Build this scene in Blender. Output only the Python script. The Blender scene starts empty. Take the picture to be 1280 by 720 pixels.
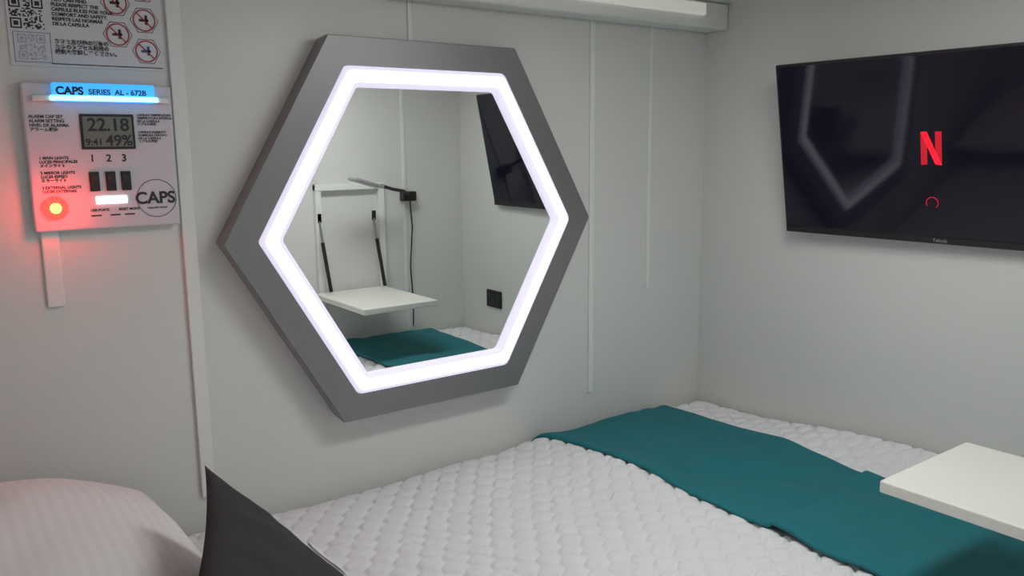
import bpy, bmesh, math, random
import numpy as np
from mathutils import Vector, Matrix, noise
random.seed(4)
C=bpy.context.scene.collection
sc=bpy.context.scene
sc.view_settings.view_transform='Standard'

# ------------------------------------------------ materials
def mat(name,col,rough=.5,metal=0,em=None,es=0,noise_s=0,noise_a=0,bump_s=0,bump=0,spec=.5,coat=0,sheen=0):
    m=bpy.data.materials.new(name);m.use_nodes=True;nt=m.node_tree
    b=nt.nodes["Principled BSDF"]
    b.inputs["Base Color"].default_value=(*col,1);b.inputs["Roughness"].default_value=rough
    b.inputs["Metallic"].default_value=metal;b.inputs["Specular IOR Level"].default_value=spec
    b.inputs["Coat Weight"].default_value=coat;b.inputs["Sheen Weight"].default_value=sheen
    if em: b.inputs["Emission Color"].default_value=(*em,1);b.inputs["Emission Strength"].default_value=es
    tc=nt.nodes.new("ShaderNodeTexCoord")
    if noise_a:
        n=nt.nodes.new("ShaderNodeTexNoise");n.inputs["Scale"].default_value=noise_s;n.inputs["Detail"].default_value=4
        nt.links.new(tc.outputs["Object"],n.inputs["Vector"])
        mx=nt.nodes.new("ShaderNodeMix");mx.data_type='RGBA'
        mx.inputs[6].default_value=(*[c*(1-noise_a) for c in col],1);mx.inputs[7].default_value=(*[min(1,c*(1+noise_a)) for c in col],1)
        nt.links.new(n.outputs["Fac"],mx.inputs[0]);nt.links.new(mx.outputs[2],b.inputs["Base Color"])
    if bump:
        n=nt.nodes.new("ShaderNodeTexNoise");n.inputs["Scale"].default_value=bump_s;n.inputs["Detail"].default_value=3
        nt.links.new(tc.outputs["Object"],n.inputs["Vector"])
        bp=nt.nodes.new("ShaderNodeBump");bp.inputs["Strength"].default_value=bump;bp.inputs["Distance"].default_value=.002
        nt.links.new(n.outputs["Fac"],bp.inputs["Height"]);nt.links.new(bp.outputs[0],b.inputs["Normal"])
    return m
M_wall=mat("wall_panel",(.705,.71,.685),.36,noise_s=3,noise_a=.025,bump_s=6,bump=.12)
M_ceil=mat("ceiling_panel",(.72,.73,.70),.5,noise_s=3,noise_a=.02)
M_trim=mat("trim_plastic",(.80,.81,.78),.35,noise_s=5,noise_a=.02)
M_floor=mat("floor_vinyl",(.22,.21,.2),.5,noise_s=12,noise_a=.15)
M_frame=mat("silver_frame",(.25,.245,.25),.38,metal=.45,noise_s=40,noise_a=.04)
M_led=mat("led_diffuser",(.35,.34,.38),.4,em=(.92,.88,1.0),es=1.6)
M_led2=mat("led_diffuser_edge",(.45,.43,.5),.4,em=(.80,.76,.96),es=.80)
M_glass=mat("mirror_glass",(.90,.92,.90),.0,metal=1)
M_tvb=mat("tv_bezel",(.012,.012,.014),.25)
M_scr=mat("tv_screen",(.002,.002,.003),.06,em=(.010,.010,.022),es=.35,spec=.38)
M_red=mat("logo_red",(.4,.0,.01),.4,em=(.85,.01,.03),es=1.0)
M_redd=mat("logo_red_dark",(.2,.0,.01),.4,em=(.45,.005,.015),es=1.0)
M_grey=mat("grey_print",(.35,.35,.36),.4)
M_quilt=mat("white_quilt",(.80,.80,.815),.85,bump_s=420,bump=.3,sheen=.1)
M_matt=mat("mattress_fabric",(.7,.7,.68),.9,bump_s=300,bump=.2)
M_base=mat("bed_base_laminate",(.5,.5,.47),.5,noise_s=4,noise_a=.05)
M_teal=mat("teal_runner",(.003,.165,.195),.75,noise_s=25,noise_a=.06,bump_s=900,bump=.3,sheen=.02)
M_black=mat("black_fabric",(.018,.015,.017),.75,noise_s=60,noise_a=.2,bump_s=700,bump=.4)
M_blackp=mat("black_plastic",(.015,.015,.015),.4)
M_panel=mat("panel_plastic",(.66,.62,.67),.35,noise_s=6,noise_a=.02)
M_print=mat("dark_print",(.03,.03,.035),.6)
M_lcd=mat("lcd",(.17,.19,.165),.3)
M_blue=mat("blue_led",(.1,.5,.9),.4,em=(.20,.72,1.0),es=3.6)
M_cyan=mat("blue_glow",(.1,.4,.8),.3,em=(.02,.32,.85),es=1.15)
M_wled=mat("white_led",(.9,.9,.9),.4,em=(1,.97,1),es=1.6)
M_rled=mat("red_led",(1,.05,.03),.4,em=(1,.008,.006),es=12)
M_rcore=mat("red_led_core",(1,.6,.2),.4,em=(1,.20,.05),es=5)
M_table=mat("white_laminate",(.80,.80,.74),.45,noise_s=6,noise_a=.02)
M_paper=mat("poster_paper",(.70,.70,.72),.6)
M_thread=mat("white_thread",(.85,.85,.85),.7)
M_pred=mat("print_red",(.45,.03,.04),.6)
M_pblue=mat("print_blue",(.03,.12,.35),.6)
M_lamp=mat("ceiling_light_diffuser",(.9,.9,.9),.5,em=(.985,1,.985),es=17)
M_tube=mat("batten_diffuser",(.85,.86,.8),.4,em=(1,1,.9),es=.22)
M_metal=mat("steel",(.5,.5,.5),.3,metal=1)
def pillow_mat():
    m=mat("striped_pillowcase",(.80,.78,.78),.7)
    nt=m.node_tree;b=nt.nodes["Principled BSDF"];tc=nt.nodes.new("ShaderNodeTexCoord")
    w=nt.nodes.new("ShaderNodeTexWave");w.inputs["Scale"].default_value=20;w.bands_direction='X';w.inputs["Distortion"].default_value=.3
    nt.links.new(tc.outputs["Object"],w.inputs["Vector"])
    mx=nt.nodes.new("ShaderNodeMix");mx.data_type='RGBA';mx.inputs[6].default_value=(.82,.79,.785,1);mx.inputs[7].default_value=(.86,.835,.83,1)
    nt.links.new(w.outputs["Fac"],mx.inputs[0]);nt.links.new(mx.outputs[2],b.inputs["Base Color"]);return m
M_pil=pillow_mat()

# ------------------------------------------------ helpers
def empty(name,loc=(0,0,0)):
    e=bpy.data.objects.new(name,None);e.location=loc;e.empty_display_size=.1;C.objects.link(e);return e
def par(o,e,local=False):
    if e is not None:
        o.parent=e
        if not local: o.matrix_parent_inverse=Matrix.Translation(-Vector(e.location))
    return o
def mesh(name,v,f,m,parent=None,local=False,smooth=False,mi=None):
    me=bpy.data.meshes.new(name);me.from_pydata(v,[],f)
    for mm in (m if isinstance(m,list) else [m]): me.materials.append(mm)
    if mi: me.polygons.foreach_set("material_index",mi)
    if smooth: me.polygons.foreach_set("use_smooth",[True]*len(me.polygons))
    me.update();o=bpy.data.objects.new(name,me);C.objects.link(o);par(o,parent,local);return o
def box(name,x0,x1,y0,y1,z0,z1,m,parent=None,bev=0,local=False):
    v=[(x,y,z) for x in (x0,x1) for y in (y0,y1) for z in (z0,z1)]
    f=[(0,1,3,2),(4,6,7,5),(0,4,5,1),(2,3,7,6),(0,2,6,4),(1,5,7,3)]
    o=mesh(name,v,f,m,parent,local)
    if bev:
        b=o.modifiers.new("bevel","BEVEL");b.width=bev;b.segments=3;b.limit_method='ANGLE'
    return o
def text(name,s,x,z,y,size,m,parent,align='LEFT',bold=0,local=False):
    cu=bpy.data.curves.new(name,"FONT");cu.body=s;cu.size=size;cu.align_x=align;cu.extrude=.0002;cu.offset=bold
    cu.materials.append(m);o=bpy.data.objects.new(name,cu);C.objects.link(o)
    if local: o.location=(x,z,y)
    else:
        o.location=(x,y,z);o.rotation_euler=(math.pi/2,0,0)
    par(o,parent,local);return o
def tube(name,pts,r,m,parent=None,local=False,cyclic=False,smooth=True):
    cu=bpy.data.curves.new(name,"CURVE");cu.dimensions='3D';cu.bevel_depth=r;cu.bevel_resolution=4;cu.use_fill_caps=True
    s=cu.splines.new('POLY');s.points.add(len(pts)-1)
    for p,q in zip(s.points,pts): p.co=(*q,1)
    s.use_cyclic_u=cyclic;s.use_smooth=smooth
    cu.materials.append(m);o=bpy.data.objects.new(name,cu);C.objects.link(o);par(o,parent,local);return o
def disc_xz(name,cx,cz,y,r,depth,m,parent,n=32):
    v=[];f=[]
    for k,yy in enumerate((y,y-depth)):
        for i in range(n):
            a=2*math.pi*i/n;v.append((cx+r*math.cos(a),yy,cz+r*math.sin(a)))
    f.append(tuple(range(n,2*n)));f.append(tuple(reversed(range(n))))
    for i in range(n): j=(i+1)%n;f.append((i,j,n+j,n+i))
    return mesh(name,v,f,m,parent)

XW,YW,Y3,X4,ZC,ZB=1.752,1.5,.225,-.27,1.538,.50
# ------------------------------------------------ room shell
box("wall_back",X4-.06,XW+.06,YW,YW+.05,0,ZC+.05,M_wall)
box("wall_right",XW,XW+.05,Y3-.05,YW,0,ZC+.05,M_wall)
box("wall_left",X4-.05,X4,Y3-.05,YW,0,ZC+.05,M_wall)
box("wall_front",.95,XW,Y3-.05,Y3,0,ZC+.05,M_wall)
box("floor",X4-.3,XW+.3,-1.3,YW+.05,-.05,0,M_floor)
box("ceiling",X4-.05,XW+.05,Y3-.05,YW+.05,ZC,ZC+.05,M_ceil)
# trims
box("trim_1",.3975,.4215,1.492,1.4999,.56,ZC,M_trim,bev=.002)
box("trim_2",1.343,1.357,1.4945,1.4999,.58,1.475,M_trim,bev=.0015)
box("trim_3",1.541,1.551,1.496,1.4999,.823,1.475,M_trim,bev=.001)
box("trim_4",.859,.868,1.497,1.4999,1.2,1.535,M_trim,bev=.001)
box("trim_5",.182,.208,1.493,1.4999,.94,1.09,M_trim,bev=.003)
box("trim_6",1.497,1.509,Y3,Y3+.005,.5,ZC,M_trim,bev=.001)
# batten light along ceiling/back wall
b=empty("ceiling_batten_light",(1.1,1.46,1.5))
box("housing",.80,XW-.002,1.428,1.499,1.474,ZC-.001,M_trim,b,bev=.006)
box("diffuser",.86,XW-.1,1.414,1.428,1.500,1.530,M_tube,b,bev=.006)
# ceiling light
c=empty("ceiling_light",(1.02,.70,ZC-.01))
box("housing",.73,1.33,.60,.80,ZC-.022,ZC-.0005,M_trim,c,bev=.004)
box("diffuser",.75,1.31,.62,.78,ZC-.027,ZC-.0215,M_lamp,c,bev=.002)

# ------------------------------------------------ hexagon mirror
def hexloop(R,y,r,cx=.876,cz=1.025,n=6):
    pts=[];V=[(R*math.cos(math.radians(60*k)),R*math.sin(math.radians(60*k))) for k in range(6)]
    for k in range(6):
        p=Vector(V[k]);a=Vector(V[k-1])
        d=r/math.tan(math.radians(60));cn=p.normalized()*(p.length-r/math.sin(math.radians(60)))
        s=(p+(a-p).normalized()*d)-cn
        a0=math.atan2(s.y,s.x);da=math.radians(60)
        for i in range(n+1):
            t=a0+da*i/n;pts.append((cx+cn.x+r*math.cos(t),y,cz+cn.y+r*math.sin(t)))
    return pts
def hexring(name,prof,m,parent,mis=None,smooth=False):
    v=[];f=[];mi=[]
    for R,y,r in prof: v+=hexloop(R,y,r)
    N=len(v)//len(prof)
    for k in range(len(prof)-1):
        for i in range(N):
            j=(i+1)%N;f.append((k*N+i,k*N+j,(k+1)*N+j,(k+1)*N+i));mi.append(mis[k] if mis else 0)
    return mesh(name,v,f,m,parent,mi=mi,smooth=smooth)
hm=empty("hexagonal_led_mirror",(.876,1.49,1.025))
hexring("frame",[(.421,1.4995,.004),(.4245,1.452,.004),(.4225,1.4475,.004),(.363,1.4475,.010),(.361,1.462,.010)],M_frame,hm)
hexring("led_ring",[(.363,1.458,.02),(.3625,1.4475,.02),(.359,1.4435,.02),(.354,1.4418,.018),(.341,1.441,.016),(.328,1.4418,.014),(.323,1.4435,.012),(.3185,1.447,.012),(.3175,1.455,.012)],[M_led,M_led2],hm,[1,1,1,0,0,1,1,1],smooth=True)
g=hexloop(.320,1.4545,.01);mesh("mirror_glass",g,[tuple(reversed(range(len(g))))],M_glass,hm)

# ------------------------------------------------ television
tv=empty("wall_mounted_television")
yw=math.radians(1.35)
ou=Vector((-.9867,0,-.191)).normalized()
ou=(Matrix.Rotation(yw,3,'Z')@ou).normalized()
rt=Vector((0,0,1)).cross(ou).normalized();up=ou.cross(rt).normalized()
tv.matrix_world=Matrix(((rt.x,up.x,ou.x,1.684),(rt.y,up.y,ou.y,.8393),(rt.z,up.z,ou.z,1.1727),(0,0,0,1)))
W,H=.7275/2,.3877/2
box("bezel",-W,W,-H,H,-.014,-.0008,M_tvb,tv,bev=.003,local=True)
mesh("screen",[(-W+.006,-H+.017,0),(W-.006,-H+.017,0),(W-.006,H-.006,0),(-W+.006,H-.006,0)],[(0,1,2,3)],M_scr,tv,local=True)
box("lower_trim",-W+.002,W-.002,-H,-H+.014,-.004,.0015,M_tvb,tv,bev=.001,local=True)
box("back_housing",-W*.7,W*.7,-H*.1,H*.75,-.038,-.014,M_tvb,tv,bev=.006,local=True)
box("wall_bracket",-.1,.1,.02,.12,-.066,-.037,M_blackp,tv,local=True)
text("maker_label","Tekuda",0,-H+.004,.0018,.010,M_grey,tv,'CENTER',local=True)
nx,ny,w,h,bw=-.015,.004,.021,.034,.013
def quad(name,p,m): return mesh(name,p,[tuple(range(len(p)))],m,tv,local=True)
quad("letter_left",[(nx-w,ny-h,.0006),(nx-w+bw,ny-h+.0015,.0006),(nx-w+bw,ny+h,.0006),(nx-w,ny+h,.0006)],M_redd)
quad("letter_right",[(nx+w-bw,ny-h+.0015,.0006),(nx+w,ny-h,.0006),(nx+w,ny+h,.0006),(nx+w-bw,ny+h,.0006)],M_redd)
quad("letter_diagonal",[(nx+w-bw,ny-h+.0015,.001),(nx+w,ny-h,.001),(nx-w+bw,ny+h,.001),(nx-w,ny+h,.001)],M_red)
tube("loading_ring",[(nx+.0005+.012*math.cos(t),ny-.112+.012*math.sin(t),.001) for t in [math.radians(-50+10*i) for i in range(27)]],.0009,M_redd,tv,local=True)

# ------------------------------------------------ bed
bed=empty("bed",(.75,.87,.3))
box("base",X4+.005,XW-.008,Y3+.02,YW-.005,.0005,.26,M_base,bed,bev=.01)
box("mattress",X4+.01,XW-.014,Y3+.02,YW-.012,.26,.462,M_matt,bed,bev=.03)
x0,x1,y0,y1=X4+.012,XW-.009,Y3+.008,YW-.005
def smoothn(x,y):
    return .010*noise.noise(Vector((x*3.2,y*3.2,1.3)))+.005*noise.noise(Vector((x*7+3,y*7,5)))
def base_z(x,y):
    z=ZB-.004+smoothn(x,y)
    for d,rr,k in ((y1-y,.05,.035),(x1-x,.04,.015),(y-y0,.05,.045),(x-x0,.03,.02)):
        if d<rr: t=1-max(d,0)/rr; z-=k*t*t*t
    z+=.020*math.exp(-((x-1.15-(1.4-y)*.12)/.07)**2)*math.exp(-((y-1.25)/.25)**2)
    z+=.036*math.exp(-((x-1.73)/.075)**2)*math.exp(-((y-.80)/.30)**2)
    return z
st=.0034
nx_=int((x1-x0)/st);ny_=int((y1-y0)/st)
xs=np.linspace(x0,x1,nx_);ys=np.linspace(y0,y1,ny_)
X,Y=np.meshgrid(xs,ys,indexing='ij')
px=X+.004*np.sin(Y*13+X*5)+.0015*np.sin(Y*51);py=Y+.004*np.sin(X*11)+.0015*np.sin(X*47+Y*9)
sx,sy=.050,.050*1.732*.76
d=[]
for ox,oy in ((0,0),(sx/2,sy/2)):
    ii=np.round((px-ox)/sx);jj=np.round((py-oy)/sy)
    for a in(-1,0,1):
        for bb in(-1,0,1):
            dx=px-ox-(ii+a)*sx;dy=py-oy-(jj+bb)*sy
            d.append(np.hypot(dx,dy*1.10))
d=np.sort(np.array(d),axis=0);e=(d[1]-d[0])
hh=.0066*(1-np.exp(-(e/.0060)**1.5))+.0030*(1-np.exp(-e/.02))
hh+=.0009*np.sin(X*210+3*np.sin(Y*70))*np.sin(Y*190+X*40)
inr=1/(1+np.exp(-(X-1.215)/.008))*1/(1+np.exp((X-1.555)/.008))
hh=hh*(1-.75*inr)
cs=[[base_z(x,y) for y in ys[::4].tolist()+[ys[-1]]] for x in xs[::4].tolist()+[xs[-1]]]
cs=np.array(cs);cx_=np.append(xs[::4],xs[-1]);cy_=np.append(ys[::4],ys[-1])
tmp=np.array([np.interp(ys,cy_,row) for row in cs]);Z=np.array([np.interp(xs,cx_,tmp[:,j]) for j in range(ny_)]).T
Zq=Z+hh
co=np.stack([X,Y,Zq],-1).reshape(-1,3)
idx=np.arange(nx_*ny_).reshape(nx_,ny_)
q=np.stack([idx[:-1,:-1],idx[1:,:-1],idx[1:,1:],idx[:-1,1:]],-1).reshape(-1,4)
me=bpy.data.meshes.new("quilt");me.from_pydata(co.tolist(),[],q.tolist());me.materials.append(M_quilt)
me.polygons.foreach_set("use_smooth",[True]*len(me.polygons));me.update()
o=bpy.data.objects.new("quilt",me);C.objects.link(o);par(o,bed)
mod=o.modifiers.new("thick","SOLIDIFY");mod.thickness=.012;mod.offset=-1
# runner
rv=[];rf=[];na,nb=90,420
for i in range(na+1):
    for j in range(nb+1):
        y=y0+.002+(y1-y0-.004)*j/nb
        l=1.192+.006*math.sin(y*9)+.004*math.sin(y*23+1)-.045*max(0,(y-1.30)/.2)**1.5
        r=1.600+.006*math.sin(y*5+1)-.02*max(0,(y-1.2)/.3)-.022/(1+math.exp((y-1.0)/.05))
        x=l+(r-l)*i/na
        z=base_z(x,y)+.0165+.003*noise.noise(Vector((x*9,y*9,9)))+.003*noise.noise(Vector((x*22,y*14,2)))
        f1=.852+(x-1.19)*.09+.004*math.sin(x*18)
        z+=.009/(1+math.exp(max(-60,min(60,(y-f1)/.0018))))*(.55+.45*math.exp(-max(0,f1-y)/.12))
        ed=min(i,na-i)/na
        if ed<.02: z-=.004*(1-ed/.02)
        rv.append((x,y,z))
for i in range(na):
    for j in range(nb):
        k=i*(nb+1)+j;rf.append((k,k+nb+1,k+nb+2,k+1))
rn=mesh("bed_runner",rv,rf,M_teal,bed,smooth=True)
mod=rn.modifiers.new("thick","SOLIDIFY");mod.thickness=.006;mod.offset=-1

# ------------------------------------------------ pillows
def cushion(name,w,h,t,m,mtx,pinch=.06,n=40,wr=.004,flat=1.0,sq=.5,seed=0):
    v=[];f=[]
    for s in (1,-1):
        for i in range(n+1):
            for j in range(n+1):
                u=2*i/n-1;q=2*j/n-1
                k=(max(0,(1-u*u))*max(0,(1-q*q)))**sq
                x=u*w/2*(1-pinch*(1-q*q));y=q*h/2*(1-pinch*(1-u*u))
                z=s*t/2*k*(flat if s<0 else 1)
                z+=wr*k**.5*noise.noise(Vector((u*3+seed,q*3,s*2)))*2
                z+=wr*.7*noise.noise(Vector((u*7,q*7+seed,s*3)))*(k**.5)
                v.append((x,y,z))
    N=(n+1)**2
    for s in range(2):
        for i in range(n):
            for j in range(n):
                a=s*N+i*(n+1)+j;fc=(a,a+n+1,a+n+2,a+1)
                f.append(fc if s==0 else tuple(reversed(fc)))
    me=bpy.data.meshes.new(name);me.from_pydata(v,[],f);me.materials.append(m)
    bm=bmesh.new();bm.from_mesh(me);bmesh.ops.remove_doubles(bm,verts=bm.verts,dist=.0004);bm.to_mesh(me);bm.free()
    me.polygons.foreach_set("use_smooth",[True]*len(me.polygons));me.update()
    o=bpy.data.objects.new(name,me);C.objects.link(o);o.matrix_world=mtx;return o
pw=cushion("white_pillow",.57,.72,.32,M_pil,Matrix.Translation((.007,1.105,.612)),pinch=-.02,flat=.6,sq=.60,wr=.005)
A=Vector((.285,1.05,.790));e1=Vector((-.132,-.385,0)).normalized();e2=Vector((.250,-.078,-.297)).normalized()
e2=(e2-e1*e2.dot(e1)).normalized();nn=e2.cross(e1)
if nn.z<0: nn=-nn
S=.375;ctr=A+e1*S/2+e2*S/2
xx,yy=(e2,e1) if e2.cross(e1).dot(nn)>0 else (e1,e2)
mtx=Matrix(((xx.x,yy.x,nn.x,ctr.x),(xx.y,yy.y,nn.y,ctr.y),(xx.z,yy.z,nn.z,ctr.z),(0,0,0,1)))
TK=.070
bc=cushion("black_cushion",S,S,TK,M_black,mtx,pinch=.06,flat=.6,sq=.6,wr=.003,seed=5)
inv=mtx.to_3x3().inverted()
pts=[]
ctl=[(-.86,-.14),(-.92,-.08),(-.93,.0),(-.91,.08),(-.86,.14),(-.78,.17),(-.68,.17),(-.58,.12)]
for k in range(len(ctl)-1):
    for t in (0,.33,.66):
        s1=ctl[k][0]*(1-t)+ctl[k+1][0]*t;s2=ctl[k][1]*(1-t)+ctl[k+1][1]*t
        kk=((1-s1*s1)*(1-s2*s2))**.6
        p=e1*s1*S/2*(1-.06*(1-s2*s2))+e2*s2*S/2*(1-.06*(1-s1*s1))+nn*(TK/2*kk+.004)
        pts.append(tuple(inv@p))
tube("embroidery",pts,.0022,M_thread,bc,local=True)

# ------------------------------------------------ folding table
ft=empty("folding_wall_table",(1.265,.3,.7))
box("tabletop",1.132,1.398,Y3+.022,.615,.676,.695,M_table,ft,bev=.003)
box("frame_left",1.150,1.172,Y3,Y3+.02,.62,1.066,M_trim,ft,bev=.002)
box("frame_right",1.390,1.412,Y3,Y3+.02,.62,1.066,M_trim,ft,bev=.002)
box("frame_top",1.150,1.412,Y3,Y3+.022,1.044,1.066,M_trim,ft,bev=.002)
box("frame_bottom",1.150,1.412,Y3,Y3+.021,.655,.676,M_trim,ft,bev=.002)
for i,xq in enumerate((1.162,1.368)):
    tube("strut_body_%d"%i,[(xq,.26,.87),(xq+.01,.29,.702)],.0065,M_blackp,ft)
    tube("strut_rod_%d"%i,[(xq,.238,.955),(xq,.26,.87)],.004,M_metal,ft)
    box("strut_bracket_%d"%i,xq-.008,xq+.008,Y3+.018,.245,.935,.968,M_blackp,ft,bev=.002)
# reading lamp
rl=empty("clip_reading_lamp",(1.5,.25,1.02))
box("clip",1.480,1.535,.2305,.262,.995,1.03,M_blackp,rl,bev=.004)
tube("arm",[(1.50,.26,1.02),(1.46,.30,1.035),(1.40,.33,1.045),(1.34,.36,1.06)],.006,M_blackp,rl)
h=box("head",-.065,.065,-.022,.022,-.005,.005,M_grey,rl,bev=.003);h.location=(1.28,.37,1.072);h.rotation_euler=(.0,.25,-.3)
tube("cable",[(1.515,.245,1.0),(1.522,.245,.9),(1.512,.24,.75),(1.518,.245,.62),(1.50,.27,.535)],.0025,M_blackp,rl)
# outlet on right wall (seen in the mirror)
so=empty("wall_socket",(1.75,.44,.62))
box("plate",1.744,1.7518,.395,.485,.600,.664,M_blackp,so,bev=.003)
for k in range(3): box("socket_%d"%k,1.741,1.745,.403+k*.027,.425+k*.027,.612,.652,M_print,so,bev=.002)

# ------------------------------------------------ control panel
cp=empty("capsule_control_panel",(.283,1.49,1.178))
PX0,PX1,PZ0,PZ1=.174,.393,1.063,1.293;PW=PX1-PX0;PH=PZ1-PZ0;YF=1.480
def pxx(a): return PX0+a*PW
def pzz(b): return PZ1-b*PH
def pbox(name,a0,a1,b0,b1,d0,d1,m,bev=0): return box(name,pxx(a0),pxx(a1),YF-d1,YF-d0,pzz(b1),pzz(b0),m,cp,bev=bev)
box("body",PX0,PX1,YF,1.4998,PZ0,PZ1,M_panel,cp,bev=.004)
pbox("light_bar_holder",.06,.97,.085,.125,0,.008,M_trim,.002)
pbox("light_bar_back",.19,.87,.0,.125,-.002,.0095,M_cyan,.002)
pbox("light_bar",.17,.89,.085,.12,.0085,.012,M_blue,.0015)
text("series_title","CAPS",pxx(.21),pzz(.078),YF-.0098,.0165,M_print,cp,bold=.0007)
text("series_number","SERIES  AL - 672B",pxx(.42),pzz(.075),YF-.0098,.0115,M_print,cp,bold=.0003)
pbox("lcd_bezel",.350,.715,.205,.445,0,.003,M_blackp,.001)
pbox("lcd_screen",.368,.697,.222,.428,.003,.0035,M_lcd)
text("temperature","22.18",pxx(.395),pzz(.318),YF-.0037,.028,M_print,cp,bold=.0006)
text("clock","9:41",pxx(.375),pzz(.418),YF-.0037,.015,M_print,cp,bold=.0003)
text("humidity","49%",pxx(.51),pzz(.420),YF-.0037,.024,M_print,cp,bold=.0005)
for k,a in enumerate((.412,.523,.628)):
    text("number_%d"%(k+1),str(k+1),pxx(a),pzz(.53),YF-.0003,.016,M_print,cp,'CENTER',bold=.0004)
    pbox("switch_frame_%d"%k,a-.034,a+.034,.60,.735,0,.003,M_blackp,.001)
    pbox("switch_rocker_%d"%k,a-.024,a+.024,.615,.665,.002,.006,M_print,.001)
pbox("white_indicator",.41,.625,.77,.825,0,.003,M_wled,.0015)
disc_xz("red_lamp",pxx(.14),pzz(.84),YF,.0175,.006,M_rled,cp)
disc_xz("red_lamp_core",pxx(.14),pzz(.84),YF-.006,.0085,.001,M_rcore,cp)
ld=bpy.data.lights.new("red_lamp_light","POINT");ld.color=(1,.02,.012);ld.energy=.30;ld.shadow_soft_size=.01
lo=bpy.data.objects.new("red_lamp_light",ld);lo.location=(pxx(.14),YF-.030,pzz(.84));C.objects.link(lo);par(lo,cp)
cxx,czz=pxx(.835),pzz(.80)
tube("logo_circle",[(cxx+.031*math.cos(i*math.pi/24),YF-.0004,czz+.031*math.sin(i*math.pi/24)) for i in range(48)],.0005,M_print,cp,cyclic=True)
text("logo_text","CAPS",cxx-.002,czz-.008,YF-.0008,.027,M_print,cp,'CENTER',bold=.0007)
text("logo_sub","capsule hotel",cxx,czz-.017,YF-.0008,.006,M_print,cp,'CENTER')
for nm,a,b_,s,sz in (("alarm",.03,.235,"ALARM CAP SET\nALARM SETTING\nNIVEL DE ALARMA\nアラーム設定",.0066),("temp",.74,.215,"CAPSULE TEMPERATURE\nTEMPERATURA INTERNA\nDE LA CAPSULA\nカプセル温度",.0049),("hum",.74,.335,"CAPSULE HUMIDITY\nHUMEDAD DENTRO\nDE LA CAPSULA\nカプセル湿度",.0049),("l1",.07,.51,"1 MAIN LIGHTS\nLUCES PRINCIPALES\nメインライト",.0060),("l2",.07,.61,"2 MIRROR LIGHTS\nLUCES ESPEJO\nミラーライト",.0060),("l3",.07,.71,"3 EXTERNAL LIGHTS\nLUCES EXTERNAS",.0060),("usb",.37,.875,"USB PORTS",.0055),("usb2",.56,.875,"RESET MODE",.0055)):
    text("label_"+nm,s,pxx(a),pzz(b_),YF-.0003,sz,M_print,cp,bold=.00018)
for k,a in enumerate((.37,.5,.6)): pbox("label_bar_%d"%k,a,a+.07,.90,.91,0,.0004,M_print)

# ------------------------------------------------ poster
po=empty("rules_poster",(.279,1.499,1.42))
QX,QZ=.168,1.318
box("sheet",QX,QX+.222,1.4975,1.4998,QZ,1.532,M_paper,po)
yp=1.4972
def pr(name,x,z,w_,h_,m): return box(name,QX+x,QX+x+w_,yp-.0003,yp+.0003,QZ+z,QZ+z+h_,m,po)
def qr(name,x,z,s,n=21):
    v=[];f=[];c=s/n
    for i in range(n):
        for j in range(n):
            fin=[(0,0),(0,n-7),(n-7,n-7)]
            on=random.random()<.5
            for (a,b_) in fin:
                if a-1<=i<=a+7 and b_-1<=j<=b_+7:
                    r_=max(abs(i-a-3),abs(j-b_-3));on=r_ in(0,1,3)
            if on:
                X_=QX+x+i*c;Z_=QZ+z+j*c;k=len(v)
                v+= [(X_,yp,Z_),(X_+c,yp,Z_),(X_+c,yp,Z_+c),(X_,yp,Z_+c)];f.append((k,k+1,k+2,k+3))
    return mesh(name,v,f,M_print,po)
qr("qr_code_upper",.004,.055,.046);qr("qr_code_middle",.006,.118,.046)
pr("bottom_rule",.055,.004,.165,.0014,M_print)
tube("code_frame",[(QX+.006,yp,QZ+.006),(QX+.056,yp,QZ+.006),(QX+.056,yp,QZ+.05),(QX+.006,yp,QZ+.05)],.0005,M_pblue,po,cyclic=True,smooth=False)
M_pq=mat("print_grey_blue",(.42,.44,.52),.6)
o=qr("qr_code_lower",.011,.009,.038);o.data.materials.clear();o.data.materials.append(M_pq)
text("rules_english","YOU CAN FIND\nPLEASE RESPECT THE\nCAPSULE RULES FOR YOUR\nCOMFORT AND SAFETY.\nRESPETE LAS NORMAS\nDE LA CAPSULA",QX+.061,QZ+.099,yp-.0004,.0072,M_print,po,bold=.0002)
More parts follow.
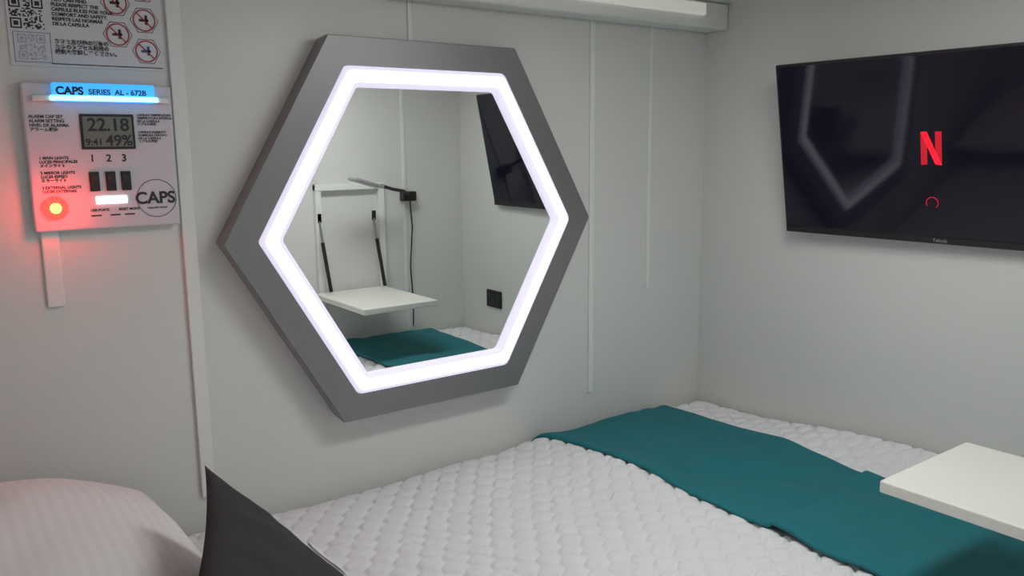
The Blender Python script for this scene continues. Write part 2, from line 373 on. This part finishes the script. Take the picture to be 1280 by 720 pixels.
text("rules_japanese","あなた及び他の顧客の\nためのカプセル利用の\n規則を確認してください。",QX+.061,QZ+.036,yp-.0004,.0078,M_print,po,bold=.0002)
def sign(name,x,z,col,r=.0165):
    X_,Z_=QX+x,QZ+z
    tube(name+"_hex",[(X_+r*1.32*math.cos(math.radians(60*k)),yp,Z_+r*1.32*math.sin(math.radians(60*k))) for k in range(6)],.0005,M_print,po,cyclic=True,smooth=False)
    tube(name+"_ring",[(X_+r*math.cos(math.pi*k/20),yp,Z_+r*math.sin(math.pi*k/20)) for k in range(40)],.0010,M_pred,po,cyclic=True)
    tube(name+"_slash",[(X_-r*.7,yp-.0006,Z_+r*.7),(X_+r*.7,yp-.0006,Z_-r*.7)],.0009,M_pred,po)
    box(name+"_glyph",X_-r*.5,X_+r*.4,yp-.0003,yp+.0003,Z_-r*.12,Z_+r*.12,col,po)
    box(name+"_glyph_top",X_+r*.05,X_+r*.3,yp-.0003,yp+.0003,Z_-r*.4,Z_+r*.5,col,po)
sign("sign_1",.154,.055,M_print);sign("sign_2",.196,.080,M_print);sign("sign_3",.196,.031,M_pblue);sign("sign_4",.154,.104,M_print);sign("sign_5",.196,.129,M_print);sign("sign_6",.154,.153,M_print)

# ------------------------------------------------ world
w=bpy.data.worlds.new("world");sc.world=w;w.use_nodes=True
w.node_tree.nodes["Background"].inputs[0].default_value=(.97,1,.99,1);w.node_tree.nodes["Background"].inputs[1].default_value=.44

# ------------------------------------------------ camera
f,p,y,r=1039.2,math.radians(9.716),math.radians(36.551),math.radians(-.553)
F=Vector((math.sin(y)*math.cos(p),math.cos(y)*math.cos(p),-math.sin(p)));R=Vector((math.cos(y),-math.sin(y),0));U=R.cross(F)
R2=math.cos(r)*R+math.sin(r)*U;U2=-math.sin(r)*R+math.cos(r)*U
cd=bpy.data.cameras.new("camera");cd.sensor_width=36;cd.lens=f/1280*36;cd.clip_start=.02
co_=bpy.data.objects.new("camera",cd);C.objects.link(co_)
co_.matrix_world=Matrix(((R2.x,U2.x,-F.x,0),(R2.y,U2.y,-F.y,0),(R2.z,U2.z,-F.z,1.19),(0,0,0,1)))
sc.camera=co_
